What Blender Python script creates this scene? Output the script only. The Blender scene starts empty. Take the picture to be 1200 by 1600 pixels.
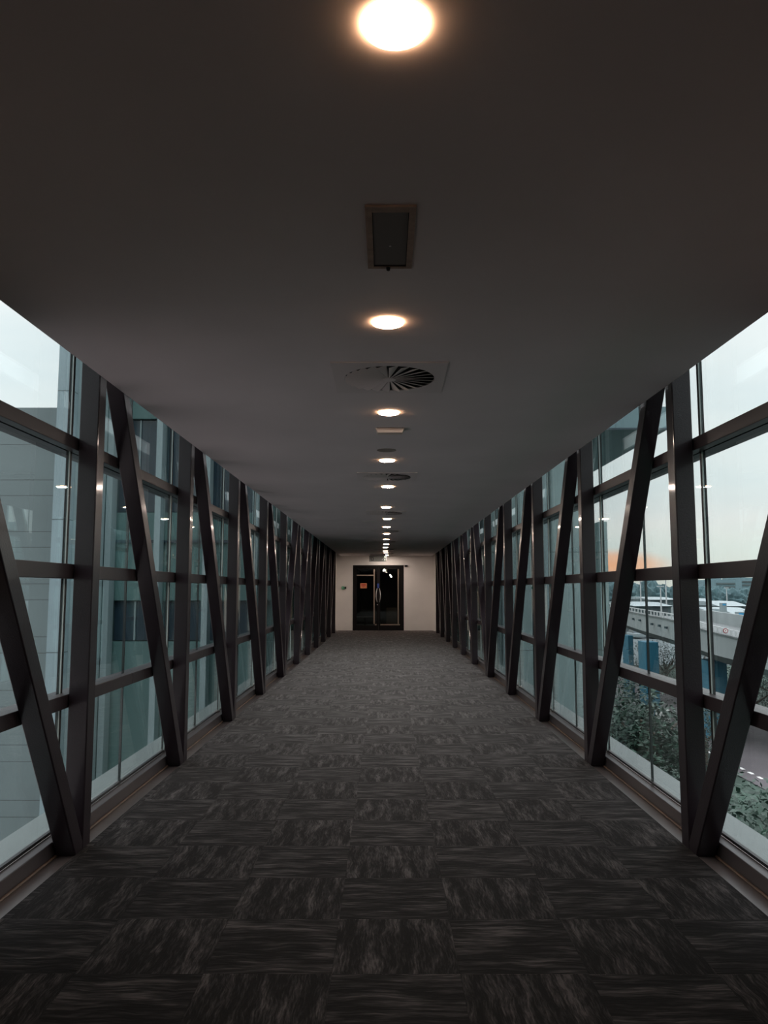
import bpy, bmesh, math, random
from mathutils import Vector, Matrix, noise
random.seed(7)
scn = bpy.context.scene
C = scn.collection
# ------------------------------------------------------------------ camera
EYE = 1.36
F = 1200.0                                  # focal length in pixels of the 1200x1600 frame
cam_d = bpy.data.cameras.new('camera'); cam = bpy.data.objects.new('camera', cam_d); C.objects.link(cam)
cam_d.sensor_fit = 'HORIZONTAL'; cam_d.sensor_width = 36; cam_d.lens = 36.0
cam_d.clip_start = 0.02; cam_d.clip_end = 2000
cam.location = (0, 0, EYE)
cam.rotation_euler = (math.radians(90) + math.atan(121.5 / F), 0, math.atan(2.5 / F))
scn.camera = cam
# ------------------------------------------------------------------ exposure and render look
vs = scn.view_settings
vs.view_transform = 'Standard'; vs.look = 'None'; vs.gamma = 1; vs.use_curve_mapping = False
vs.exposure = 0.35
scn.cycles.max_bounces = 10; scn.cycles.diffuse_bounces = 5; scn.cycles.glossy_bounces = 4
scn.cycles.transparent_max_bounces = 24; scn.cycles.sample_clamp_indirect = 3.0
scn.cycles.use_denoising = True; scn.cycles.caustics_reflective = False; scn.cycles.caustics_refractive = False
# ------------------------------------------------------------------ world: overcast dusk sky
SKY = 1.0
LAMP = 300.0
w = bpy.data.worlds.new('sky'); scn.world = w; w.use_nodes = True
nt = w.node_tree; nt.nodes.clear()
def N(t, typ, **kw):
    n = t.nodes.new(typ)
    for k, v in kw.items():
        if k.startswith('i_'):
            n.inputs[k[2:]].default_value = v
        else:
            setattr(n, k, v)
    return n
def ramp(t, stops, interp='LINEAR'):
    r = t.nodes.new('ShaderNodeValToRGB'); r.color_ramp.interpolation = interp
    e = r.color_ramp.elements
    while len(e) > 1: e.remove(e[0])
    e[0].position = stops[0][0]; e[0].color = (*stops[0][1], 1)
    for p, c in stops[1:]:
        x = e.new(p); x.color = (*c, 1)
    return r
tc = N(nt, 'ShaderNodeTexCoord'); sp = N(nt, 'ShaderNodeSeparateXYZ'); nt.links.new(tc.outputs['Generated'], sp.inputs[0])
rp = ramp(nt, [(0.0, (0.10, 0.11, 0.11)), (0.49, (0.16, 0.17, 0.17)), (0.50, (0.95, 0.82, 0.72)), (0.525, (1.00, 0.92, 0.85)), (0.542, (1.12, 0.97, 0.92)),
               (0.565, (1.08, 0.99, 0.96)), (0.62, (1.13, 1.04, 1.03)), (0.68, (1.26, 1.13, 1.12)), (0.80, (2.9, 2.45, 2.5)), (1.0, (4.4, 3.7, 3.8))])
mr = N(nt, 'ShaderNodeMapRange'); mr.inputs['From Min'].default_value = -1; mr.inputs['From Max'].default_value = 1
nt.links.new(sp.outputs['Z'], mr.inputs['Value']); nt.links.new(mr.outputs[0], rp.inputs[0])
mp = N(nt, 'ShaderNodeMapping'); mp.inputs['Scale'].default_value = (2.0, 2.0, 7.0); nt.links.new(tc.outputs['Generated'], mp.inputs[0])
nz = N(nt, 'ShaderNodeTexNoise', i_Scale=1.6, i_Detail=5.0, i_Roughness=0.55); nt.links.new(mp.outputs[0], nz.inputs['Vector'])
cr = ramp(nt, [(0.3, (0.88, 0.92, 0.94)), (0.6, (1.03, 1.01, 1.0))]); nt.links.new(nz.outputs['Fac'], cr.inputs[0])
mul = N(nt, 'ShaderNodeMix', data_type='RGBA', blend_type='MULTIPLY'); mul.inputs[0].default_value = 1
nt.links.new(rp.outputs[0], mul.inputs[6]); nt.links.new(cr.outputs[0], mul.inputs[7])
# the orange patch low in the sky where the sun went down
sd = Vector((math.sin(math.radians(15.8)), math.cos(math.radians(15.8)), math.tan(math.radians(1.7)))).normalized()
dv = N(nt, 'ShaderNodeVectorMath', operation='SUBTRACT'); dv.inputs[1].default_value = sd; nt.links.new(tc.outputs['Generated'], dv.inputs[0])
ds = N(nt, 'ShaderNodeVectorMath', operation='MULTIPLY'); ds.inputs[1].default_value = (11, 11, 42); nt.links.new(dv.outputs[0], ds.inputs[0])
dl = N(nt, 'ShaderNodeVectorMath', operation='LENGTH'); nt.links.new(ds.outputs[0], dl.inputs[0])
orr = ramp(nt, [(0.0, (1, 1, 1)), (0.45, (0.8, 0.8, 0.8)), (1.0, (0, 0, 0))], 'EASE'); nt.links.new(dl.outputs['Value'], orr.inputs[0])
mo = N(nt, 'ShaderNodeMix', data_type='RGBA'); mo.inputs[7].default_value = (1.35, 0.56, 0.30, 1)
nt.links.new(orr.outputs[0], mo.inputs[0]); nt.links.new(mul.outputs[2], mo.inputs[6])
bg = N(nt, 'ShaderNodeBackground', i_Strength=SKY); wo = N(nt, 'ShaderNodeOutputWorld')
nt.links.new(mo.outputs[2], bg.inputs[0]); nt.links.new(bg.outputs[0], wo.inputs[0])
# ------------------------------------------------------------------ materials
def mat(name, col, rough=0.6, metal=0.0, bump=0.0, bscale=60.0, var=0.0, vscale=3.0, spec=0.5, coat=0.0, coat_rough=0.2):
    m = bpy.data.materials.new(name); m.use_nodes = True; t = m.node_tree; b = t.nodes['Principled BSDF']
    b.inputs['Base Color'].default_value = (*col, 1); b.inputs['Roughness'].default_value = rough
    b.inputs['Metallic'].default_value = metal; b.inputs['Specular IOR Level'].default_value = spec
    b.inputs['Coat Weight'].default_value = coat; b.inputs['Coat Roughness'].default_value = coat_rough
    g = N(t, 'ShaderNodeNewGeometry')
    if var:
        n = N(t, 'ShaderNodeTexNoise', i_Scale=vscale, i_Detail=4.0); t.links.new(g.outputs['Position'], n.inputs['Vector'])
        r = ramp(t, [(0.3, tuple(c * (1 - var) for c in col)), (0.7, tuple(min(1, c * (1 + var)) for c in col))])
        t.links.new(n.outputs['Fac'], r.inputs[0]); t.links.new(r.outputs[0], b.inputs['Base Color'])
    if bump:
        n = N(t, 'ShaderNodeTexNoise', i_Scale=bscale, i_Detail=2.0); t.links.new(g.outputs['Position'], n.inputs['Vector'])
        bp = N(t, 'ShaderNodeBump', i_Strength=bump, i_Distance=0.01); t.links.new(n.outputs['Fac'], bp.inputs['Height'])
        t.links.new(bp.outputs[0], b.inputs['Normal'])
    return m
def emat(name, col, s):
    m = bpy.data.materials.new(name); m.use_nodes = True; t = m.node_tree; t.nodes.clear()
    e = N(t, 'ShaderNodeEmission', i_Strength=s); e.inputs[0].default_value = (*col, 1)
    o = N(t, 'ShaderNodeOutputMaterial'); t.links.new(e.outputs[0], o.inputs[0]); return m
def glassmat(name, tint, ior=1.5, rough=0.0):
    m = bpy.data.materials.new(name); m.use_nodes = True; t = m.node_tree; t.nodes.clear()
    tr = N(t, 'ShaderNodeBsdfTransparent'); tr.inputs[0].default_value = (*tint, 1)
    gl = N(t, 'ShaderNodeBsdfGlossy', i_Roughness=rough); gl.inputs[0].default_value = (0.9, 1.0, 1.0, 1)
    lw = N(t, 'ShaderNodeLayerWeight'); lw.inputs[0].default_value = 0.5
    pw = N(t, 'ShaderNodeMath', operation='POWER'); pw.inputs[1].default_value = 5.0; t.links.new(lw.outputs['Facing'], pw.inputs[0])
    f0 = ((ior - 1) / (ior + 1)) ** 2
    fr = N(t, 'ShaderNodeMath', operation='MULTIPLY_ADD'); fr.inputs[1].default_value = 1 - f0; fr.inputs[2].default_value = f0; t.links.new(pw.outputs[0], fr.inputs[0])
    mx = N(t, 'ShaderNodeMixShader'); o = N(t, 'ShaderNodeOutputMaterial')
    t.links.new(fr.outputs[0], mx.inputs[0]); t.links.new(tr.outputs[0], mx.inputs[1]); t.links.new(gl.outputs[0], mx.inputs[2])
    t.links.new(mx.outputs[0], o.inputs[0]); return m
M = {}
M['steel'] = mat('dark_brown_steel_paint', (0.015, 0.0105, 0.0135), 0.32, bump=0.12, bscale=160, var=0.12, vscale=4, spec=0.25, coat=0.30, coat_rough=0.09)
M['rail'] = mat('dark_brown_aluminium', (0.026, 0.019, 0.021), 0.38, var=0.1, vscale=5)
M['sill'] = mat('sill_aluminium', (0.045, 0.038, 0.039), 0.36, var=0.1)
M['channel'] = mat('brown_vinyl_edge', (0.055, 0.046, 0.044), 0.30, bump=0.05, bscale=9, var=0.25, vscale=2)
M['bead'] = mat('orange_sealant_bead', (0.10, 0.062, 0.042), 0.5, var=0.3, vscale=6)
M['gasket'] = mat('black_gasket', (0.008, 0.008, 0.009), 0.5)
M['edge'] = mat('pale_glass_edge', (0.42, 0.50, 0.48), 0.25)
M['glass'] = glassmat('teal_glass', (0.815, 0.905, 0.915), 1.55)
M['ceiling'] = mat('ceiling_plaster', (0.86, 0.80, 0.80), 0.75, bump=0.02, bscale=40, var=0.04, vscale=1.2, spec=0.3)
M['white'] = mat('white_wall_paint', (0.80, 0.77, 0.74), 0.55, bump=0.03, bscale=80, var=0.04, vscale=1.5)
M['greywall'] = mat('grey_wall_paint', (0.30, 0.28, 0.27), 0.6)
M['dark'] = mat('dark_door_frame', (0.004, 0.003, 0.003), 0.7, spec=0.2, var=0.1)
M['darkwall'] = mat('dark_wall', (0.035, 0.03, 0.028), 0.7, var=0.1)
M['plate'] = mat('diffuser_paint', (0.80, 0.74, 0.73), 0.6)
M['vane'] = mat('vane_paint', (0.82, 0.75, 0.73), 0.55)
M['black'] = mat('duct_black', (0.006, 0.006, 0.006), 0.8)
M['hatch'] = mat('hatch_frame_tan', (0.45, 0.33, 0.26), 0.6, var=0.2, vscale=20)
M['mesh'] = mat('hatch_panel_grey', (0.22, 0.20, 0.19), 0.7, bump=0.2, bscale=400)
M['cover'] = mat('grey_disc_cover', (0.30, 0.27, 0.25), 0.6)
M['trim'] = mat('downlight_trim', (0.8, 0.77, 0.74), 0.5)
M['lens'] = emat('lamp_lens', (1.0, 0.83, 0.72), LAMP)
M['rim'] = emat('halo_rim_glow', (1.0, 0.55, 0.30), LAMP * 0.065)  # orange glow added to light a halo on the ceiling
M['chrome'] = mat('brushed_steel', (0.62, 0.60, 0.58), 0.35, metal=0.2)
M['brass'] = mat('pale_brown_trim', (0.26, 0.20, 0.155), 0.5)
M['doorglass'] = glassmat('smoked_door_glass', (0.50, 0.52, 0.50), 1.5)
M['opal'] = mat('opal_plastic', (0.80, 0.70, 0.62), 0.4)
M['signplate'] = glassmat('acrylic_sign', (0.55, 0.58, 0.58), 1.45)
M['green'] = mat('green_plastic', (0.02, 0.30, 0.14), 0.5)
M['orange'] = mat('orange_notice', (0.55, 0.20, 0.09), 0.7)
M['red'] = mat('red_print', (0.35, 0.02, 0.015), 0.7)
M['blue'] = mat('blue_sticker', (0.02, 0.06, 0.28), 0.6)

def carpet():
    m = bpy.data.materials.new('carpet_tiles'); m.use_nodes = True; t = m.node_tree; b = t.nodes['Principled BSDF']; L = t.links.new
    g = N(t, 'ShaderNodeNewGeometry'); s = N(t, 'ShaderNodeSeparateXYZ'); L(g.outputs['Position'], s.inputs[0])
    def mth(op, a, bb=None, c=None):
        n = N(t, 'ShaderNodeMath', operation=op)
        for i, v in enumerate((a, bb, c)):
            if v is None: continue
            if isinstance(v, (int, float)): n.inputs[i].default_value = v
            else: L(v, n.inputs[i])
        return n.outputs[0]
    T = 0.457
    u = mth('DIVIDE', mth('ADD', s.outputs['X'], 0.192 + 20 * T), T); v = mth('DIVIDE', mth('ADD', s.outputs['Y'], -2.882 + 20 * T), T)
    iu = mth('FLOOR', u); iv = mth('FLOOR', v); fu = mth('FRACT', u); fv = mth('FRACT', v)
    par = mth('MODULO', mth('ADD', iu, iv), 2.0)           # 0: streaks along Y, 1: streaks across
    cmb = N(t, 'ShaderNodeCombineXYZ'); L(iu, cmb.inputs[0]); L(iv, cmb.inputs[1])
    wn = N(t, 'ShaderNodeTexWhiteNoise', noise_dimensions='3D'); L(cmb.outputs[0], wn.inputs['Vector'])
    def mix(f, a, bb):
        n = N(t, 'ShaderNodeMix', data_type='FLOAT'); L(f, n.inputs[0]); L(a, n.inputs[2]); L(bb, n.inputs[3]); return n.outputs[0]
    al = mix(par, fv, fu); ac = mix(par, fu, fv)
    off = mth('MULTIPLY', wn.outputs['Value'], 37.0)
    # wavy warp
    c0 = N(t, 'ShaderNodeCombineXYZ'); L(mth('ADD', al, off), c0.inputs[0]); L(ac, c0.inputs[1]); L(off, c0.inputs[2])
    wv = N(t, 'ShaderNodeTexNoise', i_Scale=2.6, i_Detail=2.0); L(c0.outputs[0], wv.inputs['Vector'])
    ac2 = mth('ADD', ac, mth('MULTIPLY', wv.outputs['Fac'], 0.10))
    def streak(sa, sb, det, ro):
        c = N(t, 'ShaderNodeCombineXYZ'); L(mth('MULTIPLY', mth('ADD', al, off), sa), c.inputs[0]); L(mth('MULTIPLY', ac2, sb), c.inputs[1]); L(off, c.inputs[2])
        n = N(t, 'ShaderNodeTexNoise', i_Scale=1.0, i_Detail=det, i_Roughness=ro); L(c.outputs[0], n.inputs['Vector']); return n.outputs['Fac']
    fine = mix(par, streak(8.0, 60, 3.0, 0.65), streak(4.0, 40, 3.0, 0.6)); big = streak(1.6, 7.0, 2.0, 0.5)
    mid = streak(2.2, 15, 2.0, 0.5)
    val = mth('ADD', mth('MULTIPLY', par, -0.012), mth('ADD', mth('MULTIPLY', fine, 0.62), mth('ADD', mth('MULTIPLY', big, 0.48), mth('MULTIPLY', mid, 0.5))))
    r = ramp(t, [(0.68, (0.0022, 0.0019, 0.0018)), (0.80, (0.0050, 0.0044, 0.0042)), (0.90, (0.014, 0.0122, 0.0118)), (0.98, (0.036, 0.032, 0.031))])
    L(val, r.inputs[0])
    # thin seam lines between tiles and a little tone difference
    e = mth('MINIMUM', mth('MINIMUM', fu, mth('SUBTRACT', 1.0, fu)), mth('MINIMUM', fv, mth('SUBTRACT', 1.0, fv)))
    sm = mth('GREATER_THAN', e, 0.006)
    tone = mth('ADD', mth('MULTIPLY', wn.outputs['Value'], 0.22), mth('ADD', 0.80, mth('MULTIPLY', mth('SUBTRACT', 1.0, par), 0.12)))
    k = mth('MULTIPLY', tone, mth('ADD', 0.6, mth('MULTIPLY', sm, 0.4)))
    cc = N(t, 'ShaderNodeVectorMath', operation='SCALE'); L(r.outputs[0], cc.inputs[0]); L(k, cc.inputs['Scale'])
    L(cc.outputs[0], b.inputs['Base Color'])
    b.inputs['Roughness'].default_value = 0.85
    sp2 = N(t, 'ShaderNodeMapRange'); sp2.inputs['From Min'].default_value = 0.76; sp2.inputs['From Max'].default_value = 1.0; sp2.inputs['To Min'].default_value = 0.10; sp2.inputs['To Max'].default_value = 0.26
    L(val, sp2.inputs['Value']); L(sp2.outputs[0], b.inputs['Specular IOR Level'])
    sw = N(t, 'ShaderNodeMapRange'); sw.inputs['From Min'].default_value = 0.72; sw.inputs['From Max'].default_value = 0.98; sw.inputs['To Min'].default_value = 0.50; sw.inputs['To Max'].default_value = 1.15
    L(val, sw.inputs['Value']); L(sw.outputs[0], b.inputs['Sheen Weight']); b.inputs['Sheen Roughness'].default_value = 0.2; b.inputs['Sheen Tint'].default_value = (1.0, 0.88, 0.86, 1)
    bp = N(t, 'ShaderNodeBump', i_Strength=0.5, i_Distance=0.004); L(val, bp.inputs['Height']); L(bp.outputs[0], b.inputs['Normal'])
    return m
M['carpet'] = carpet()
def panelmat(name, col, lines, period, lw=0.012, axis='Z', dark=0.35, rough=0.5, vper=0):
    """Cladding with dark joints at the given heights, repeated by period."""
    m = bpy.data.materials.new(name); m.use_nodes = True; t = m.node_tree; b = t.nodes['Principled BSDF']; L = t.links.new
    g = N(t, 'ShaderNodeNewGeometry'); s = N(t, 'ShaderNodeSeparateXYZ'); L(g.outputs['Position'], s.inputs[0])
    acc = None
    def add(axis, off, per):
        nonlocal acc
        a = N(t, 'ShaderNodeMath', operation='ADD'); a.inputs[1].default_value = 50 * per - off; L(s.outputs[axis], a.inputs[0])
        f = N(t, 'ShaderNodeMath', operation='MODULO'); f.inputs[1].default_value = per; L(a.outputs[0], f.inputs[0])
        l = N(t, 'ShaderNodeMath', operation='LESS_THAN'); l.inputs[1].default_value = lw; L(f.outputs[0], l.inputs[0])
        if acc is None: acc = l.outputs[0]
        else:
            mx = N(t, 'ShaderNodeMath', operation='MAXIMUM'); L(acc, mx.inputs[0]); L(l.outputs[0], mx.inputs[1]); acc = mx.outputs[0]
    for o in lines: add(axis, o, period)
    if vper: add('X', 0.3, vper)
    n = N(t, 'ShaderNodeTexNoise', i_Scale=1.1, i_Detail=4.0); L(g.outputs['Position'], n.inputs['Vector'])
    r = ramp(t, [(0.3, tuple(c * 0.92 for c in col)), (0.7, tuple(min(1, c * 1.06) for c in col))]); L(n.outputs['Fac'], r.inputs[0])
    mx = N(t, 'ShaderNodeMix', data_type='RGBA'); L(acc, mx.inputs[0]); L(r.outputs[0], mx.inputs[6]); mx.inputs[7].default_value = (*[c * dark for c in col], 1)
    L(mx.outputs[2], b.inputs['Base Color']); b.inputs['Roughness'].default_value = rough
    return m
M['cladL'] = panelmat('grey_cladding', (0.125, 0.165, 0.168), [0.14, 0.45], 1.02)
M['cladP'] = panelmat('pale_pier_cladding', (0.20, 0.275, 0.295), [0.20], 2.46, lw=0.02)
M['cladR'] = panelmat('pale_cladding', (0.24, 0.33, 0.33), [0.0], 2.2, lw=0.02, vper=1.15)
M['fascia'] = panelmat('fascia_cladding', (0.15, 0.24, 0.26), [9.0], 10.0, vper=0.62)
M['spandrel'] = mat('green_spandrel', (0.075, 0.16, 0.155), 0.3, var=0.12, vscale=0.8)
M['navy'] = mat('navy_window', (0.015, 0.035, 0.05), 0.12, spec=0.6)
M['mull'] = mat('pale_mullion', (0.22, 0.30, 0.31), 0.45)
M['grass'] = mat('grass', (0.030, 0.056, 0.042), 0.95, var=0.45, vscale=0.6)
M['road'] = mat('asphalt', (0.088, 0.078, 0.084), 0.8, var=0.1, vscale=0.4)
M['paving'] = mat('bounce_paving', (0.31, 0.265, 0.26), 0.85, var=0.1, vscale=0.4)
M['paint'] = mat('road_paint', (0.7, 0.7, 0.68), 0.7)
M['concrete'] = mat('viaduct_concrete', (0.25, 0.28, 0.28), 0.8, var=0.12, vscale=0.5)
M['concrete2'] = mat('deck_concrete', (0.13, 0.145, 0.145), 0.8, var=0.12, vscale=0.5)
M['bluepier'] = mat('blue_paint', (0.012, 0.11, 0.17), 0.6, var=0.15, vscale=0.6)
M['hazy_tree'] = mat('hazy_tree_green', (0.055, 0.105, 0.115), 0.95, var=0.35, vscale=0.12)  # distance haze painted into the tree colour as a bluish tint
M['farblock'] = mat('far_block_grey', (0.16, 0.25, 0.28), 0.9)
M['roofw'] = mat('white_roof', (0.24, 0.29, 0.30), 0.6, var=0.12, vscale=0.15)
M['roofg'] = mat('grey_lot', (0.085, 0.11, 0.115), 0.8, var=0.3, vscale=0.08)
M['bluesign'] = mat('blue_sign', (0.02, 0.22, 0.42), 0.5)
M['ledge'] = mat('outer_ledge_metal', (0.14, 0.165, 0.16), 0.5)
M['leaf'] = mat('leaf_green', (0.020, 0.056, 0.036), 0.5, var=0.4, vscale=1.7)
M['leaf2'] = mat('leaf_dark_green', (0.012, 0.038, 0.026), 0.5, var=0.4, vscale=1.7)
M['bark'] = mat('bark', (0.09, 0.07, 0.055), 0.9)
M['mast'] = mat('galvanised_mast', (0.45, 0.47, 0.47), 0.6)
M['signwhite'] = mat('sign_white', (0.75, 0.75, 0.73), 0.5)
M['signred'] = mat('sign_red_ring', (0.28, 0.03, 0.04), 0.5)
# ------------------------------------------------------------------ helpers
def box(bm, x0, x1, y0, y1, z0, z1):
    v = [bm.verts.new(p) for p in ((x0,y0,z0),(x1,y0,z0),(x1,y1,z0),(x0,y1,z0),(x0,y0,z1),(x1,y0,z1),(x1,y1,z1),(x0,y1,z1))]
    for f in ((0,3,2,1),(4,5,6,7),(0,1,5,4),(1,2,6,5),(2,3,7,6),(3,0,4,7)): bm.faces.new([v[i] for i in f])
def prism(bm, pa, pb):
    a = [bm.verts.new(p) for p in pa]; b = [bm.verts.new(p) for p in pb]; n = len(a)
    bm.faces.new(a[::-1]); bm.faces.new(b)
    for i in range(n): bm.faces.new((a[i], a[(i+1)%n], b[(i+1)%n], b[i]))
def cyl(bm, c, r, h, n=32, r2=None, axis='Z'):
    r2 = r if r2 is None else r2
    def P(a, rr, t):
        x, y = rr*math.cos(a), rr*math.sin(a)
        q = {'Z': (x, y, t), 'Y': (x, t, y), 'X': (t, x, y)}[axis]
        return (c[0]+q[0], c[1]+q[1], c[2]+q[2])
    A = [2*math.pi*i/n for i in range(n)]
    prism(bm, [P(a, r, 0) for a in A], [P(a, r2, h) for a in A])
def tube(bm, pts, r, n=8):
    rings = []
    for i, p in enumerate(pts):
        p = Vector(p); d = (Vector(pts[min(i+1, len(pts)-1)]) - Vector(pts[max(i-1, 0)])).normalized()
        up = Vector((0,0,1)) if abs(d.z) < 0.9 else Vector((1,0,0)); s = d.cross(up).normalized(); u = s.cross(d)
        rr = r[i] if isinstance(r, (list, tuple)) else r
        rings.append([bm.verts.new(p + s*rr*math.cos(2*math.pi*k/n) + u*rr*math.sin(2*math.pi*k/n)) for k in range(n)])
    for a, b in zip(rings, rings[1:]):
        for k in range(n): bm.faces.new((a[k], a[(k+1)%n], b[(k+1)%n], b[k]))
    bm.faces.new(rings[0][::-1]); bm.faces.new(rings[-1])
def obj(name, bm, m, parent=None, bevel=0, smooth=False, loc=None):
    bmesh.ops.recalc_face_normals(bm, faces=bm.faces[:])
    me = bpy.data.meshes.new(name); bm.to_mesh(me); bm.free()
    me.materials.append(M[m] if isinstance(m, str) else m)
    if smooth:
        for p in me.polygons: p.use_smooth = True
    o = bpy.data.objects.new(name, me); C.objects.link(o)
    if loc is not None: o.location = loc
    if parent is not None: o.parent = parent
    if bevel:
        md = o.modifiers.new('bevel', 'BEVEL'); md.width = bevel; md.segments = 2; md.limit_method = 'ANGLE'
    return o
def bobj(name, boxes, m, parent=None, bevel=0, loc=None):
    bm = bmesh.new()
    for b in boxes: box(bm, *b)
    return obj(name, bm, m, parent, bevel, loc=loc)
def tag(o, label=None, cat=None, group=None, kind=None):
    if label: o['label'] = label
    if cat: o['category'] = cat
    if group: o['group'] = group
    if kind: o['kind'] = kind
    return o
def thing(name, label, cat, loc=(0,0,0), group=None, kind=None, rz=0):
    o = bpy.data.objects.new(name, None); C.objects.link(o); o.location = loc; o.rotation_euler = (0,0,rz); o.empty_display_size = 0.1
    return tag(o, label, cat, group, kind)
def dup(root, loc, label, group=None):
    r = root.copy(); C.objects.link(r); r.location = loc; r['label'] = label
    if group: r['group'] = group
    for ch in list(root.children):
        c = ch.copy(); C.objects.link(c); c.parent = r
        for g in ch.children:
            d = g.copy(); C.objects.link(d); d.parent = c
    return r
ORD = ['first','second','third','fourth','fifth','sixth','seventh','eighth','ninth','tenth','eleventh','twelfth','thirteenth','fourteenth','fifteenth','sixteenth']
# ------------------------------------------------------------------ corridor shell
Y0, SP = 4.26, 2.04
PY = [Y0 + SP*(n-1) for n in range(0, 12)]          # post centres, 2.22 .. 24.66
YW = 26.05; CZ = 2.504; XI = 1.60; XG = 1.78; ROOF = 3.10
YB = -3.0
tag(bobj('floor', [(-1.6, 1.6, YB, YW, -0.10, 0.0)], 'carpet'), 'dark grey carpet tile floor with turned streaky tiles', 'floor', kind='structure')
for s, nm in ((-1, 'left'), (1, 'right')):
    x0, x1 = sorted((s*1.6, s*1.9))
    tag(bobj('trim_1' if s < 0 else 'trim_2', [(x0, x1, YB, YW, -0.12, -0.012)], 'channel'), f'smooth brown edge strip between carpet and {nm} glass wall', 'floor strip', kind='structure')
    bm = bmesh.new(); tube(bm, [(s*1.704, YB, -0.008), (s*1.704, YW, -0.008)], 0.007, 6)
    tag(obj('trim_3' if s < 0 else 'trim_4', bm, 'bead'), f'thin orange brown sealant line along foot of {nm} sill', 'sealant line', kind='structure')
tag(bobj('ceiling', [(-1.53, 1.585, YB, YW, CZ, CZ+0.10)], 'ceiling'), 'long smooth dark grey dropped ceiling', 'ceiling', kind='structure')
tag(bobj('ceiling_edge_roof', [(-1.95, 1.95, YB, YW+4, ROOF, ROOF+0.2)], 'rail'), 'flat roof above the dropped ceiling', 'roof', kind='structure')
# unseen solid walls, carried forward to darken the near end, and the short white return walls at the far end
tag(bobj('wall_left', [(-1.95, -1.72, YB, 3.24, -0.1, ROOF)], 'greywall'), 'unseen solid grey wall before the first left window, lengthened to darken the near end', 'wall', kind='structure')
tag(bobj('wall_right', [(1.72, 1.95, YB, 3.24, -0.1, ROOF)], 'greywall'), 'unseen solid grey wall before the first right window, lengthened to darken the near end', 'wall', kind='structure')
tag(bobj('wall_back', [(-1.95, 1.95, YB-0.2, YB, -0.1, ROOF)], 'greywall'), 'grey wall closing the corridor behind', 'wall', kind='structure')
tag(bobj('wall_far_left', [(-1.95, -1.67, PY[11]+0.06, YW, 0, ROOF)], 'white'), 'short white return wall beside last left post', 'wall', kind='structure')
tag(bobj('wall_far_right', [(1.67, 1.95, PY[11]+0.06, YW, 0, ROOF)], 'white'), 'short white return wall beside last right post', 'wall', kind='structure')
DX0, DX1, DH = -1.107, 0.613, 2.19
tag(bobj('wall_front', [(-1.95, DX0, YW, YW+0.15, -0.1, CZ+0.6), (DX1, 1.95, YW, YW+0.15, -0.1, CZ+0.6), (DX0, DX1, YW, YW+0.15, DH, CZ+0.6)], 'white'),
    'white end wall around the dark double door', 'wall', kind='structure')
# steel posts and diagonals
def post(s, n):
    y = PY[n]; x0, x1 = sorted((s*XI, s*1.707)); side = 'left' if s < 0 else 'right'
    yo, xo = y, (x0+x1)/2
    o = bobj('steel_post', [(x0-xo, x1-xo, -0.052, 0.052, -0.012, ROOF)], 'steel', bevel=0.006, loc=(xo, yo, 0))
    w_ = 'nearest the camera, outside the frame edge' if n == 0 else f'{ORD[n-1]} from the camera'
    lab = f'dark brown upright steel post along {side} windows, ' + (w_ if n else 'before the nearest slanting brace')
    tag(o, lab, 'post', f'upright steel posts along the {side} windows')
def brace(s, n, dirn):
    """dirn -1: from the foot of post n up towards post n-1; +1: towards post n+1."""
    x0, x1 = sorted((s*(XI+0.002), s*1.705)); side = 'left' if s < 0 else 'right'
    wy = 0.118; k = 0.612
    yb = PY[n] + dirn*0.081; xo, yo = (x0+x1)/2, yb
    zt = ROOF
    def P(x, e, z): return (x-xo, e*wy/2 + dirn*k*z, z)
    bm = bmesh.new()
    prism(bm, [P(x0,-1,-0.012), P(x1,-1,-0.012), P(x1,1,-0.012), P(x0,1,-0.012)], [P(x0,-1,zt), P(x1,-1,zt), P(x1,1,zt), P(x0,1,zt)])
    o = obj('diagonal_brace', bm, 'steel', bevel=0.006, loc=(xo, yo, 0))
    return o, side
for s in (-1, 1):
    for n in range(0, 12): post(s, n)
    k = 0
    for n, d in [(i, -1) for i in range(1, 6)] + [(i, 1) for i in range(5, 11)]:
        o, side = brace(s, n, d)
        lean = 'leaning nearer' if d < 0 else 'leaning away'
        tag(o, f'dark slanting steel brace along {side} windows, {ORD[k]} from the camera, {lean}', 'brace', f'slanting steel braces along the {side} windows')
        k += 1
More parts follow.
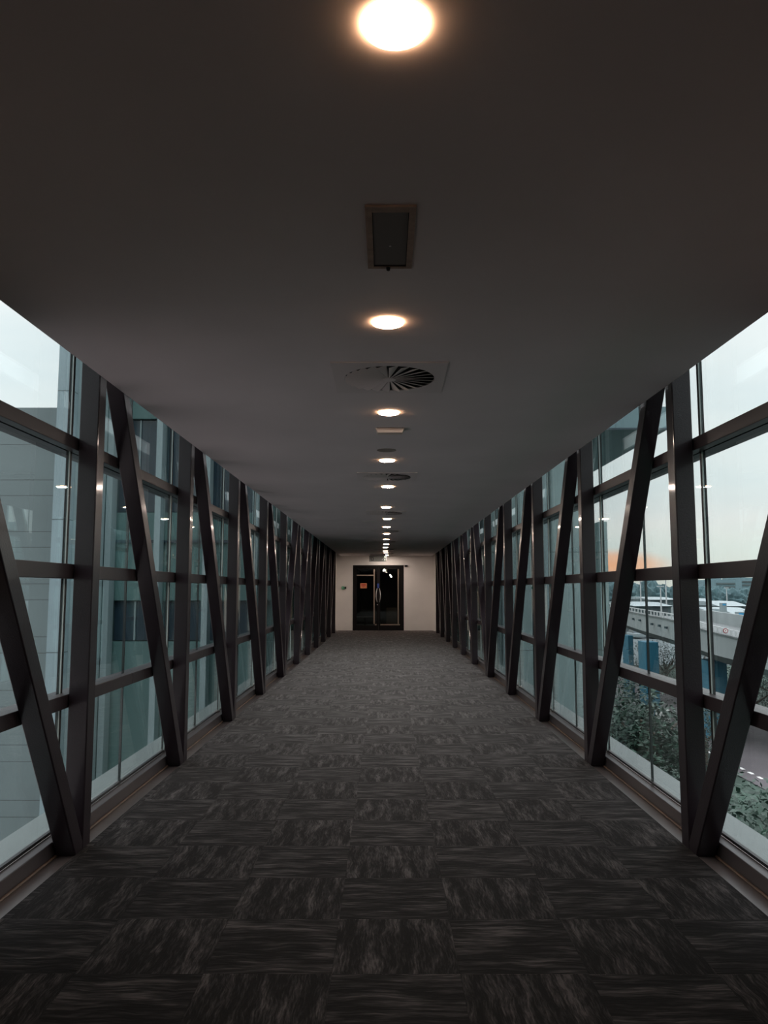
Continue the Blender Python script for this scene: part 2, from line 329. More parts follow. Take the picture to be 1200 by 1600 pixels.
# windows: one per bay and side
RAILS = [(0.727, 0.80), (1.42, 1.50), (2.13, 2.20), (2.83, 2.90)]
wi = 1
for s in (-1, 1):
    side = 'left' if s < 0 else 'right'
    for b in range(0, 11):
        ya, yb = PY[b], PY[b+1]; ym = (ya+yb)/2; yo = ym
        if s < 0 and b == 10:
            tag(bobj('wall_side_panel', [(-1.86, -1.72, ya, yb, -0.012, ROOF)], 'darkwall'), 'dark solid panel filling the last bay on the left', 'wall', kind='structure')
            continue
        root = thing(f'window_{wi}', f'tall teal glass window of the {side} side, {ORD[b]} bay from the camera', 'window', (s*XG, yo, 0), kind='structure'); wi += 1
        X = lambda a, c: tuple(sorted((s*(a-XG), s*(c-XG))))
        h = SP/2; yl = 0.0 if b == 0 else -h       # the first bay is glazed in its far half only
        # panes
        zs = [0.085, 0.75, 1.46, 2.165, 2.865]; zs2 = [0.74, 1.45, 2.155, 2.855, 3.10]
        zp = [(0.085, 0.75), (0.775, 1.455), (1.475, 2.16), (2.18, ROOF)]
        bx = []
        for z0, z1 in zp:
            for y0, y1 in ((-h+0.009, -0.004), (0.004, h-0.009)):
                if y1 <= yl: continue
                bx.append((*X(XG-0.006, XG+0.006), y0, y1, z0, z1))
        bobj('glass', bx, 'glass', root)
        # gaskets: wide black joint at the post line, thin one at mid bay, beads along the rails
        gb = [(*X(XG-0.014, XG+0.012), h-0.009, h+0.009, 0.06, ROOF), (*X(XG-0.008, XG+0.008), -0.003, 0.003, 0.06, ROOF)]
        for z0, z1 in zp[:]:
            gb.append((*X(XG-0.010, XG+0.009), yl+0.009, h-0.009, z0-0.012, z0+0.004))
        bobj('gasket', gb, 'gasket', root)
        eb = [(*X(XG-0.013, XG-0.0065), h-0.0155, h-0.011, 0.08, ROOF)]
        bobj('glazing_bead', eb, 'edge', root)
        for z0, z1 in RAILS[:3]:
            bobj('transom', [(*X(1.712, 1.768), -h, -0.0015, z0, z1)][:0 if b == 0 else 1] + [(*X(1.712, 1.768), 0.0015, h, z0, z1)], 'rail', root, bevel=0.003)
            bobj('outer_fin', [(*X(1.792, 1.89), yl, h, z0+0.005, z1-0.02)], 'rail', root)
        bobj('sill', [(*X(1.712, 1.775), yl, h, -0.012, 0.070)], 'sill', root, bevel=0.004)
        bobj('outer_sill', [(*X(1.792, 2.05), yl, h, -0.25, 0.03)], 'ledge', root)
# ------------------------------------------------------------------ ceiling fittings
def zc2y(dv, H): return (1380.0/dv - 0.115)/0.995
LY = [(618,37.5),(606,503),(607.5,644),(605,719),(606,760),(603.5,792.2),(605.2,810.4),(604,823.1),(604,833.6),(603.5,842.5),(603.5,850.1),(602.2,855),(602.2,860.5),(603,863.4),(603.6,867.1)]
bm = bmesh.new()
dl0 = thing('downlight', 'x', 'downlight', (0,0,CZ), 'lit round downlights along the ceiling')
cyl(bm, (0,0,-0.009), 0.060, 0.005, 48); obj('lens', bm, 'lens', dl0)
bm = bmesh.new(); cyl(bm, (0,0,-0.0085), 0.0665, 0.0085, 48, 0.0665)
for v in bm.verts: pass
obj('halo_rim', bm, 'rim', dl0)  # added emitter round the lens, makes the warm ceiling halo
first = True
for i, (u, v) in enumerate(LY):
    dvv = 921.5 - v; y = zc2y(dvv, 0); x = (u-602.5)*(1380/dvv)/F
    place = 'nearest to the camera' if i == 0 else (f'{ORD[i]} from the camera' if i < len(LY)-1 else 'farthest, just before the end wall')
    lab = f'round glowing downlight in the grey ceiling, {place}'
    if i == 0: dl0.location = (x, y, CZ); dl0['label'] = lab
    else: dup(dl0, (x, y, CZ), lab)
# swirl air diffusers
dif = thing('swirl_diffuser', 'x', 'air diffuser', (0,0,CZ), 'swirl air diffusers along the ceiling')
n = 64; R = 0.2435
bm = bmesh.new()
for zz, inner in ((-0.006, R),):
    outer = [(-.3,-.3),(.3,-.3),(.3,.3),(-.3,.3)]
    ring = []; sq = []
    for i in range(n):
        a = 2*math.pi*i/n; c, s_ = math.cos(a), math.sin(a); k = 0.3/max(abs(c), abs(s_))
        ring.append((R*c, R*s_)); sq.append((k*c, k*s_))
    vi = [bm.verts.new((p[0], p[1], -0.006)) for p in ring]; vo = [bm.verts.new((p[0], p[1], -0.006)) for p in sq]
    vt = [bm.verts.new((p[0], p[1], 0.0)) for p in sq]; vu = [bm.verts.new((p[0], p[1], -0.0008)) for p in ring]
    for i in range(n):
        j = (i+1) % n
        bm.faces.new((vi[i], vi[j], vo[j], vo[i])); bm.faces.new((vo[i], vo[j], vt[j], vt[i])); bm.faces.new((vi[i], vi[j], vu[j], vu[i]))
obj('plate', bm, 'plate', dif)
bm = bmesh.new(); cyl(bm, (0,0,-0.0012), R-0.001, 0.001, 48); obj('duct_opening', bm, 'black', dif)
bm = bmesh.new(); cyl(bm, (0,0,-0.012), 0.036, 0.010, 32); obj('hub', bm, 'vane', dif, bevel=0.002)
NV = 24
for i in range(NV):
    a = 2*math.pi*i/NV; bm = bmesh.new()
    # a vane slopes about its radial axis: left half of the opening shows the vane faces, right half the gaps
    def P(r, t, z): return (r*math.cos(a)-t*math.sin(a), r*math.sin(a)+t*math.cos(a), z)
    r0, r1 = 0.03, R-0.003; w0, w1 = 0.0035, 0.0235
    wa, wb = w0*2.0, w1*2.0
    prism(bm, [P(r0,0,-0.010), P(r0,wa,-0.0022), P(r0,wa,-0.0014), P(r0,-0.002,-0.0092)], [P(r1,0,-0.016), P(r1,wb,-0.0022), P(r1,wb,-0.0014), P(r1,-0.004,-0.0152)])
    obj('vane', bm, 'vane', dif)
for i, (u, dvv) in enumerate([(608.5,331),(604.5,176.5),(603,120),(603.5,92),(602,75.3),(602,63.3),(603,57.2)]):
    y = zc2y(dvv, 0); x = (u-602.5)*(1380/dvv)/F
    lab = ('large square plate air diffuser with spiral vanes in the ceiling, nearest to the camera' if i == 0 else f'square air diffuser with spiral vanes in the ceiling, {ORD[i]} from the camera')
    if i == 0: dif.location = (x, y, CZ); dif['label'] = lab
    else: dup(dif, (x, y, CZ), lab)
# rectangular hatch with tan frame
h = thing('ceiling_hatch', 'rectangular ceiling hatch with tan frame and dark grey panel behind the nearest lamp', 'hatch', (0.0155, 2.41, CZ))
ax, ay = 0.0775, 0.222; fw = 0.021
bobj('frame', [(-ax, -ax+fw, -ay, ay, -0.008, 0), (ax-fw, ax, -ay, ay, -0.008, 0), (-ax+fw, ax-fw, -ay, -ay+0.035, -0.008, 0), (-ax+fw, ax-fw, ay-0.018, ay, -0.008, 0)], 'hatch', h, bevel=0.001)
bobj('panel', [(-ax+fw, ax-fw, -ay+0.035, ay-0.018, -0.0035, 0)], 'mesh', h)
bobj('shadow_gap', [(-ax+fw, ax-fw, ay-0.023, ay-0.018, -0.0045, 0), (-ax+fw, -ax+fw+0.002, -ay+0.035, ay-0.018, -0.0045, 0), (ax-fw-0.002, ax-fw, -ay+0.035, ay-0.018, -0.0045, 0)], 'black', h)
bm = bmesh.new(); cyl(bm, (-0.006, ay-0.010, -0.018), 0.006, 0.011, 16, 0.008); obj('knob', bm, 'black', h)
bm = bmesh.new(); cyl(bm, (0.0, 0.05, -0.0042), 0.004, 0.001, 12); obj('screw', bm, 'plate', h)
# emergency light box
e = thing('emergency_light', 'small white rectangular light box fixed under the ceiling after the third lamp', 'light box', (0.0315, 5.40, CZ))
bobj('base', [(-0.1015, 0.1015, -0.05, 0.055, -0.010, -0.0035)], 'opal', e, bevel=0.002)
bobj('shadow_line', [(-0.095, 0.095, -0.045, 0.05, -0.0035, 0)], 'black', e)  # black slab stands in for the shadow line between box and ceiling
bm = bmesh.new()
prism(bm, [(-0.099,-0.047,-0.010),(0.099,-0.047,-0.010),(0.099,0.05,-0.010),(-0.099,0.05,-0.010)], [(-0.089,-0.037,-0.034),(0.089,-0.037,-0.034),(0.089,0.042,-0.034),(-0.089,0.042,-0.034)])
obj('cover', bm, 'opal', e, bevel=0.004)
bm = bmesh.new(); cyl(bm, (0,0,-0.003), 0.079, 0.003, 40)
tag(obj('ceiling_cover_disc', bm, 'cover', loc=(0.008, 6.24, CZ)), 'flat dark grey round cover disc in the ceiling before the fourth lamp', 'cover')
for (u, v, q) in ((577, 815.0, 'beside the third air diffuser'), (575, 847.5, 'beside the fifth air diffuser')):
    dvv = 921.5-v; zz = 1380/dvv; tag(bobj('ceiling_access_panel', [(-0.11, 0.11, -0.13, 0.13, -0.004, 0)], 'trim', loc=((u-602.5)*zz/F, zc2y(dvv,0), CZ), bevel=0.001),
        f'faint pale flat ceiling panel left of the lamps, {q}', 'panel', 'pale ceiling panels')
# exit sign hung before the door
sg = thing('hanging_sign', 'small clear acrylic sign hanging from the ceiling above the door', 'sign', ((590.2-602.5)*25.0/F, 25.0, CZ))
bobj('bracket', [(-0.26, 0.26, -0.02, 0.02, -0.045, 0)], 'plate', sg)
bobj('sign_plate', [(-0.275, 0.275, -0.004, 0.004, -0.235, -0.045)], 'signplate', sg)
bm = bmesh.new()
for (x0,x1,z0,z1) in ((-0.22,-0.205,-0.20,-0.09),(-0.155,-0.14,-0.20,-0.09),(-0.205,-0.155,-0.20,-0.187),(-0.205,-0.155,-0.103,-0.09)): box(bm, x0,x1,-0.006,-0.0045,z0,z1)
obj('pictogram', bm, 'dark', sg)
bm = bmesh.new(); prism(bm, [(0.13,-0.006,-0.17),(0.15,-0.006,-0.185),(0.22,-0.006,-0.115),(0.20,-0.006,-0.10)], [(0.13,-0.0045,-0.17),(0.15,-0.0045,-0.185),(0.22,-0.0045,-0.115),(0.20,-0.0045,-0.10)])
obj('arrow_mark', bm, 'signwhite', sg)
# ------------------------------------------------------------------ door in the end wall
PX = 25.8/F
def dxx(u): return (u-602.5)*PX
def dzz(v): return (985-v)*PX
door = thing('door_1', 'dark framed glass double door in the white end wall', 'door', (0, YW+0.05, 0), kind='structure')
fr = 0.075
bobj('door_frame', [(DX0, DX0+fr, -0.06, 0.08, 0, DH), (DX1-fr, DX1, -0.06, 0.08, 0, DH), (DX0+fr, DX1-fr, -0.06, 0.08, DH-fr, DH)], 'dark', door, bevel=0.004)
xm = dxx(591.2)
def leaf(xa, xb, nm, hs):
    st = 0.055; zt = DH-fr
    lf = bobj('door_leaf', [(xa, xa+st, -0.03, 0.02, 0.01, zt), (xb-st, xb, -0.03, 0.02, 0.01, zt), (xa+st, xb-st, -0.03, 0.02, zt-st, zt), (xa+st, xb-st, -0.03, 0.02, 0.01, 0.17)], 'dark', door, bevel=0.003)
    lf['label'] = nm
    bobj('door_glass', [(xa+st, xb-st, -0.008, 0.0, 0.17, zt-st)], 'doorglass', lf)
    bm = bmesh.new(); x = dxx(589.0) if hs < 0 else dxx(593.0)
    pts = []
    for i in range(13):
        q = i/12; pts.append((x + hs*(0.035*math.sin(math.pi*q)-0.005), -0.035-0.055*math.sin(math.pi*q)**0.5 if 0 < q < 1 else -0.03, dzz(941)+q*(dzz(920)-dzz(941))))
    tube(bm, pts, 0.013, 8); hd = obj('handle', bm, 'chrome', lf, smooth=True)
    return lf
lf1 = leaf(DX0+fr, xm-0.003, 'left door leaf with an orange notice', -1); lf2 = leaf(xm+0.003, DX1-fr, 'right door leaf', 1)
bm = bmesh.new(); cyl(bm, (dxx(589.6), -0.05, dzz(945)), 0.016, 0.02, 16, axis='Y'); obj('lock', bm, 'chrome', lf1)
nt_ = thing('paper_notice', 'orange notice with red print stuck on the left door glass', 'notice', (dxx(567.8), YW+0.036, dzz(915.5)))
bobj('sheet', [(-0.11, 0.11, -0.003, 0, -0.085, 0.085)], 'orange', nt_)
bobj('print', [(-0.075, 0.075, -0.0045, -0.003, 0.01, 0.055), (-0.055, 0.05, -0.0045, -0.003, -0.03, -0.015), (-0.03, 0.02, -0.0045, -0.003, -0.055, -0.045)], 'red', nt_)
tag(bobj('push_sticker', [(-0.03, 0.03, -0.004, 0, -0.075, 0.075)], 'blue', loc=(dxx(590.8), YW+0.016, dzz(915.5))), 'small dark blue sticker above the curved door handles', 'sticker')
def strip(u0, u1, v0, v1, lf):
    o = bobj('pale_strip', [(dxx(u0), dxx(u1), -0.016, -0.009, dzz(v1), dzz(v0))], 'brass', lf); o['label'] = 'pale brown strip on the dark door glass'
strip(583.6, 585.6, 888, 975, lf1); strip(555, 583.6, 898, 900, lf1); strip(585.6, 588.4, 975, 977, lf1)
strip(621.3, 623.2, 888, 975, lf2); strip(594.5, 627.0, 975.2, 977, lf2)
# lobby behind the door
LB = YW+0.15
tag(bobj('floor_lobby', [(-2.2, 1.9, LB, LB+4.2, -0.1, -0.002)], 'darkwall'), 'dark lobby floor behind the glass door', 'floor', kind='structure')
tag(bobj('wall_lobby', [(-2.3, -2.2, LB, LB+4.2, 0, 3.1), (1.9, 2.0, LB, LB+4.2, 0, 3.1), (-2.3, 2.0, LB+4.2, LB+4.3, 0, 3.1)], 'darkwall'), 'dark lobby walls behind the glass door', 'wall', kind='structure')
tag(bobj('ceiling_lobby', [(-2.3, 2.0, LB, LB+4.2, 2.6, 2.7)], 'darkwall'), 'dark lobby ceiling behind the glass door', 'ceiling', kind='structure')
tag(bobj('reflection_block', [(-0.19, 0.19, 0, 0.4, 0, 0.72)], 'brass', loc=(dxx(612)*1.05, LB+1.3, -0.002), bevel=0.01), 'pale brown block added inside the lobby as a corridor reflection, lower right of the door', 'cabinet')  # solid block imitating the pale corridor reflection in the door glass
bt = thing('round_table', 'low round greenish table inside the lobby, lower left of the door', 'table', (dxx(570)*1.06, LB+1.6, -0.002))
bm = bmesh.new(); cyl(bm, (0,0,0.38), 0.30, 0.03, 32); obj('table_top', bm, 'cover', bt)
bm = bmesh.new(); cyl(bm, (0,0,0), 0.04, 0.38, 16); obj('table_leg', bm, 'dark', bt)
for (u, v, rz, lab) in ((600, 890.5, 0.5, 'left'), (610.5, 900, -0.5, 'right')):
    kk = (LB+1.0)/25.8
    z_ = EYE + (921.5-v)*PX*kk; x_ = dxx(u)*kk
    L_ = thing('lobby_lamp', f'short white tube lamp glowing inside the lobby, the {lab} of two', 'lamp', (x_, LB+1.0, z_), 'lobby lamps'); L_.rotation_euler = (0, rz, 0)
    bobj('tube', [(-0.022, 0.022, -0.02, 0.02, -0.055, 0.055)], emat('lobby_tube', (1, 0.92, 0.82), 30.0), L_)
    bobj('hanger', [(-0.004, 0.004, -0.004, 0.004, 0.055, (2.6-z_)/math.cos(rz))], 'dark', L_)
# wall devices
dr = thing('door_release', 'small green door release box with black reader on end wall left of door', 'door release', (dxx(537.5), YW, dzz(918.8)))
bobj('green_box', [(-0.085, 0.005, -0.03, 0, -0.045, 0.045)], 'green', dr, bevel=0.005)
bobj('button', [(-0.055, -0.03, -0.038, -0.03, -0.015, 0.02)], 'signwhite', dr)
bobj('reader', [(0.015, 0.07, -0.03, 0, -0.035, 0.035)], 'black', dr, bevel=0.004)
tag(bobj('door_sensor', [(-0.05, 0.05, -0.05, 0, -0.03, 0.03)], 'dark', loc=(dxx(634.8), YW, dzz(884.5)), bevel=0.006), 'small dark sensor box on end wall at top right door corner', 'sensor')
# ------------------------------------------------------------------ outside: ground
GZ = -6.0
tag(bobj('ground', [(-300, 600, -100, 900, GZ-0.3, GZ)], 'grass'), 'grassy ground far below the bridge', 'ground', kind='structure')
tag(bobj('bounce_paving_left', [(-90, -2.5, -60, 13.5, GZ, GZ+0.02)], 'paving'), 'pale paving far below on the left, added to bounce light onto the ceiling', 'paving', kind='structure')  # pale ground added to bounce neutral light up to the ceiling
tag(bobj('road', [(14.0, 21.5, -20, 75, GZ, GZ+0.03)], 'road'), 'grey road running below on the right', 'road', kind='structure')
tag(bobj('car_park_surface', [(18, 420, 76, 235, GZ, GZ+0.05)], 'roofg'), 'grey car park surface far on the right', 'car park', kind='structure')
k = 0
bm = bmesh.new()
for i in range(70): box(bm, 14.6, 14.74, 14+i*0.8, 14.38+i*0.8, GZ+0.03, GZ+0.036)
tag(obj('road_marking', bm, 'paint'), 'dashed white line painted along the near road edge', 'road marking', kind='structure')
# ------------------------------------------------------------------ terminal building left
bl = thing('terminal_building', 'grey clad building with navy windows beyond the left windows', 'building', (-6, 15.0, GZ))
def B(x0,x1,y0,y1,z0,z1): return (x0+6, x1+6, y0-15, y1-15, z0-GZ, z1-GZ)
bobj('low_wall', [B(-16, -6.2, 15.0, 15.6, GZ, 4.97)], 'cladL', bl)
pr = bobj('pier', [B(-6.24, -5.95, 14.3, 15.4, GZ, 12)], 'cladP', bl); 
bobj('side_pilaster', [B(-5.95, -5.83, 14.55, 15.6, GZ, 12), B(-5.83, -5.74, 14.75, 15.6, GZ, 12)], 'mull', bl)
bobj('back_wall', [B(-6.24, -2.3, 16.0, 30, GZ, 0.30), B(-6.24, -2.3, 16.0, 30, 1.14, 2.97), B(-6.24, -2.3, 16.0, 30, 4.97, 12), B(-6.24, -2.3, 16.2, 30, 0.30, 1.14), B(-6.24, -2.3, 16.2, 30, 2.97, 4.97)], 'spandrel', bl)
for z0, z1 in ((0.30, 1.14), (2.97, 4.97)):
    for i in range(4):
        x0 = -5.72 + i*1.0
        if x0+0.9 > -2.3: continue
        wn_ = bobj('window', [B(x0+0.08, x0+0.94, 16.10, 16.19, z0+0.02, z1-0.02)], 'navy', bl)
        bobj('window_bar', [B(x0+0.50, x0+0.53, 16.06, 16.11, z0+0.02, z1-0.02)], 'mull', wn_)
bobj('string_course', [B(-5.74, -2.3, 15.94, 16.0, 2.33, 2.39)], 'navy', bl)
for i in range(4):
    xx = -5.72+i*1.0
    bobj('column', [B(xx, xx+0.12, 15.6, 15.9, GZ, 12)], 'mull', bl)
# ------------------------------------------------------------------ building and canopy right
br = thing('station_building', 'pale panelled building beyond the right windows', 'building', (3.4, 17.4, GZ))
def B2(x0,x1,y0,y1,z0,z1): return (x0-3.4, x1-3.4, y0-17.4, y1-17.4, z0-GZ, z1-GZ)
bobj('wall', [B2(2.3, 4.5, 17.4, 30, GZ, 5.0)], 'cladR', br)
bobj('canopy', [B2(1.95, 6.44, 17.3, 32, 5.0, 5.54)], 'fascia', br)
bobj('canopy_fascia_joint', [B2(1.95, 6.46, 17.27, 17.3, 5.0, 5.04)], 'navy', br)
bobj('low_pier', [B2(4.85, 5.03, 17.4, 17.9, GZ, 2.9)], 'cladR', br)
for i in range(2): bobj('pilaster', [B2(2.6+i*0.95, 2.72+i*0.95, 17.2, 17.4, GZ, 5.0)], 'mull', br)
# ------------------------------------------------------------------ viaduct
def spline(P, n=8):
    out = []
    for i in range(len(P)-1):
        p0, p1, p2, p3 = P[max(i-1,0)], P[i], P[i+1], P[min(i+2,len(P)-1)]
        for k in range(n):
            t = k/n
            out.append(tuple(0.5*((2*b)+(-a+c)*t+(2*a-5*b+4*c-d)*t*t+(-a+3*b-3*c+d)*t**3) for a,b,c,d in zip(p0,p1,p2,p3)))
    out.append(P[-1]); return out
def unproj(u, v, zc):
    s, c = 0.1007, 0.9949
    a = (800-v)/F*zc
    return ((u-602.5)/F*zc, zc*c - a*s, EYE + zc*s + a*c)
ctrl = [unproj(930, 946, 78), unproj(960, 951, 62), unproj(988, 957.6, 53), unproj(1018, 963.5, 46), unproj(1050, 970, 41), unproj(1107, 987.5, 37), unproj(1152, 998.5, 35.5), unproj(1205, 1013, 34), unproj(1290, 1036, 32), unproj(1400, 1060, 31)]
path = spline([tuple(c) for c in ctrl], 6)
via = thing('road_viaduct', 'pale concrete curved viaduct passing beyond the right windows', 'viaduct', (0,0,0))
def sweep(name, prof, m, parent):
    """prof: (offset away from us, dz) polygon swept along the path."""
    bm = bmesh.new(); rings = []
    for i, p in enumerate(path):
        p = Vector(p); d = Vector(path[min(i+1,len(path)-1)]) - Vector(path[max(i-1,0)]); d.z = 0; d.normalize()
        nrm = Vector((-d.y, d.x, 0))
        if nrm.dot(Vector((p.x, p.y, 0))) < 0: nrm = -nrm
        rings.append([bm.verts.new((p.x+nrm.x*o, p.y+nrm.y*o, p.z+dz)) for o, dz in prof])
    m_ = len(prof)
    for a, b in zip(rings, rings[1:]):
        for k in range(m_): bm.faces.new((a[k], a[(k+1)%m_], b[(k+1)%m_], b[k]))
    bm.faces.new(rings[0]); bm.faces.new(rings[-1][::-1])
    return obj(name, bm, m, parent)
sweep('parapet', [(0,0),(0.25,0),(0.25,-1.0),(0,-1.0)], 'concrete', via)
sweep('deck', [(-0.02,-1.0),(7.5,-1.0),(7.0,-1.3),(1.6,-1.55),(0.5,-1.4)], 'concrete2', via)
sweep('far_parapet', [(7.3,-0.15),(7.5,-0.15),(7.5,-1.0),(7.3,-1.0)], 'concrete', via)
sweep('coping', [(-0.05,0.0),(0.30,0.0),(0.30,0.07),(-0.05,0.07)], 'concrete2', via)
sweep('rail', [(0.10,0.30),(0.15,0.30),(0.15,0.35),(0.10,0.35)], 'mast', via)
for i in range(3, len(path)-2, 1):
    p = path[i]
    bm = bmesh.new(); box(bm, -0.03, 0.03, 0.10, 0.16, 0.07, 0.33); obj('rail_post', bm, 'mast', via, loc=p)
for (u, v, zz) in ((989,967,52.6),(999,969,50),(1018,975,45.6),(1029.5,977.5,43.8),(1040,980.5,42)):
    x, y, z = unproj(u, v, zz-0.25); bobj('drain_stub', [(-0.05,0.05,-0.15,0.10,-0.06,0.06)], 'navy', via, loc=(x,y,z))
for (u, zz, wd, hp) in ((1022, 42.5, 0.72, 4.45), (1124, 37.8, 0.95, 3.85), (988, 52, 0.35, 4.25)):
    x, y, _ = unproj(u, 1000, zz)
    bobj('blue_pier', [(-wd/2, wd/2, -0.5, 0.8, 0, hp)], 'bluepier', via, bevel=0.02, loc=(x, y+0.9, GZ))
# round traffic sign
x, y, z = unproj(1130.3, 985.2, 35.9)
ts = thing('traffic_sign', 'round red-ringed white traffic sign on the viaduct parapet', 'traffic sign', (x, y-0.2, z))
bm = bmesh.new(); cyl(bm, (0,0,0), 0.115, 0.02, 24, axis='Y'); obj('red_ring', bm, 'signred', ts)
bm = bmesh.new(); cyl(bm, (0,-0.006,0), 0.078, 0.006, 24, axis='Y'); obj('sign_face', bm, 'signwhite', ts)
bm = bmesh.new(); cyl(bm, (0,-0.010,0), 0.03, 0.004, 16, axis='Y'); obj('sign_mark', bm, 'signred', ts)
bobj('pole', [(-0.02,0.02,0.02,0.05,-0.12,0.12)], 'mast', ts)
# ------------------------------------------------------------------ far background right
def far_blob(u0, u1, vtop, zc, name, label, seed, m='hazy_tree', hw=6):
    """A bank of tree crowns as its own lumpy mesh."""
    rnd = random.Random(seed); bm = bmesh.new()
    x0, y0, zt = unproj(u0, vtop, zc); x1 = unproj(u1, vtop, zc)[0]
    cx = (x0+x1)/2; rx = abs(x1-x0)/2; H_ = zt - GZ
    bmesh.ops.create_icosphere(bm, subdivisions=4, radius=1.0)
    for v in bm.verts:
        q = v.co.copy(); nn = 1 + 0.16*noise.noise(q*2.3+Vector((seed*3.1,0,0))) + 0.10*noise.noise(q*6.5+Vector((0,seed,0))) + 0.05*noise.noise(q*15)
        v.co = Vector((q.x*rx*nn, q.y*hw*nn, max(0.0, (q.z*0.44+0.47)*H_*nn)))
    return tag(obj(name, bm, m, loc=(cx, y0, GZ)), label, 'tree', 'far trees on the skyline')
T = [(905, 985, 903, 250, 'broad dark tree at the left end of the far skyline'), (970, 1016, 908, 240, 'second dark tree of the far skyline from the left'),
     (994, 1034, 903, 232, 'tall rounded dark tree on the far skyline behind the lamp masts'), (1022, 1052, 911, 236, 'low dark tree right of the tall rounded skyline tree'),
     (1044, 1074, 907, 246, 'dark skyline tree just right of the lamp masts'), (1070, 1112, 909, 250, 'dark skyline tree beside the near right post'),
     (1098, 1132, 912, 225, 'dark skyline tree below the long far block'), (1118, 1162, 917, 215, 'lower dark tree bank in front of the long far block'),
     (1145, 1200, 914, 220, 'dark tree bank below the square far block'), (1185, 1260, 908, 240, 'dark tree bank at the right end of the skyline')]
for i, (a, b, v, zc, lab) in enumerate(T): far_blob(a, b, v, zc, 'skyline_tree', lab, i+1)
def fbox(name, u0, u1, v0, v1, zc, depth, m, label, cat, group=None, parent=None, ground=True):
    x0, y0, z0 = unproj(u0, v0, zc); x1, _, _ = unproj(u1, v0, zc); _, _, z1 = unproj(u0, v1, zc)
    lo = GZ if ground else z1
    o = bobj(name, [((x0-x1)/2, (x1-x0)/2, 0, depth, 0, z0-lo)], m, parent, loc=((x0+x1)/2, y0, lo))
    if parent is None: tag(o, label, cat, group)
    return o
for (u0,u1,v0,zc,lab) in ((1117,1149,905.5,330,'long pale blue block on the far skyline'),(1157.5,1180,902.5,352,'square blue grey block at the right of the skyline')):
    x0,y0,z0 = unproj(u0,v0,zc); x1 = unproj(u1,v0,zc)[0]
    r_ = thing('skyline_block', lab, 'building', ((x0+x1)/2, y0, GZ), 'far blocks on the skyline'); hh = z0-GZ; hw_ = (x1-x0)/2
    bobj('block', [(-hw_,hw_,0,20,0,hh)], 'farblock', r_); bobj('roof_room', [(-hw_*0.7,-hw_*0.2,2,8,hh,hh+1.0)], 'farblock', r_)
    bobj('window_band', [(-hw_*0.9,hw_*0.9,-0.3,0,hh*0.82,hh*0.88),(-hw_*0.9,hw_*0.9,-0.3,0,hh*0.7,hh*0.76)], 'roofg', r_)
def shed(u0, u1, v0, v1, zc, depth, label, m='roofw'):
    x0, y0, z0 = unproj(u0, v0, zc); x1 = unproj(u1, v0, zc)[0]; z1 = unproj(u0, v1, zc)[2]
    r_ = thing('low_shed', label, 'shed', ((x0+x1)/2, y0, GZ), 'white sheds round the car park'); hw_ = (x1-x0)/2
    bobj('walls', [(-hw_*0.97, hw_*0.97, 0.5, depth-0.5, 0, z1-GZ)], 'roofg', r_)
    bm = bmesh.new(); H1 = z1-GZ; H2 = z0-GZ
    prism(bm, [(-hw_,0,H1),(-hw_,depth,H1),(-hw_,depth,H2),(-hw_,depth*0.5,H2)], [(hw_,0,H1),(hw_,depth,H1),(hw_,depth,H2),(hw_,depth*0.5,H2)])
    obj('roof', bm, m, r_)
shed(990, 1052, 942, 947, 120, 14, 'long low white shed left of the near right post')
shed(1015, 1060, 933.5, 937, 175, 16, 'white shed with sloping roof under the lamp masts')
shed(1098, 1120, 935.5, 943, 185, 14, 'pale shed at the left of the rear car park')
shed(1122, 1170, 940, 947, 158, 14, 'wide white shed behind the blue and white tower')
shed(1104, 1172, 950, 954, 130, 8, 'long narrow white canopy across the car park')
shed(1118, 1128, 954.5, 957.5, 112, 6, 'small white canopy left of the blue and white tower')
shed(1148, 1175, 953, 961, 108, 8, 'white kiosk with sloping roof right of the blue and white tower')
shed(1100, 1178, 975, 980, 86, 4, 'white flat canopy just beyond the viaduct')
x0,y0,z0 = unproj(1131, 942, 105)
tw = thing('ticket_tower', 'narrow white tower with blue panel in the car park', 'tower', (x0, y0, GZ))
hh = z0-GZ
bobj('shaft', [(-0.33,0.33,0,0.8,0,hh)], 'roofw', tw); bobj('blue_panel', [(-0.22,0.22,-0.03,0,hh-0.35,hh-0.12)], 'bluesign', tw); bobj('foot', [(-0.4,0.4,-0.1,1.0,0,hh-1.7)], 'roofw', tw)
x0,y0,z0 = unproj(1158, 956, 100)
sgn = thing('car_park_sign', 'blue fronted sign box beside the car park kiosk', 'sign', (x0,y0,GZ)); hh = z0-GZ
bobj('box', [(-0.7,0.9,0,0.4,0,hh)], 'roofw', sgn); bobj('blue_face', [(-0.35,0.6,-0.03,0,hh-0.4,hh-0.15)], 'bluesign', sgn)
tag(fbox('blue_barrier', 1140, 1185, 965, 968, 80, 0.3, 'bluesign', 'long blue barrier wall in front of the car park', 'barrier'), None)
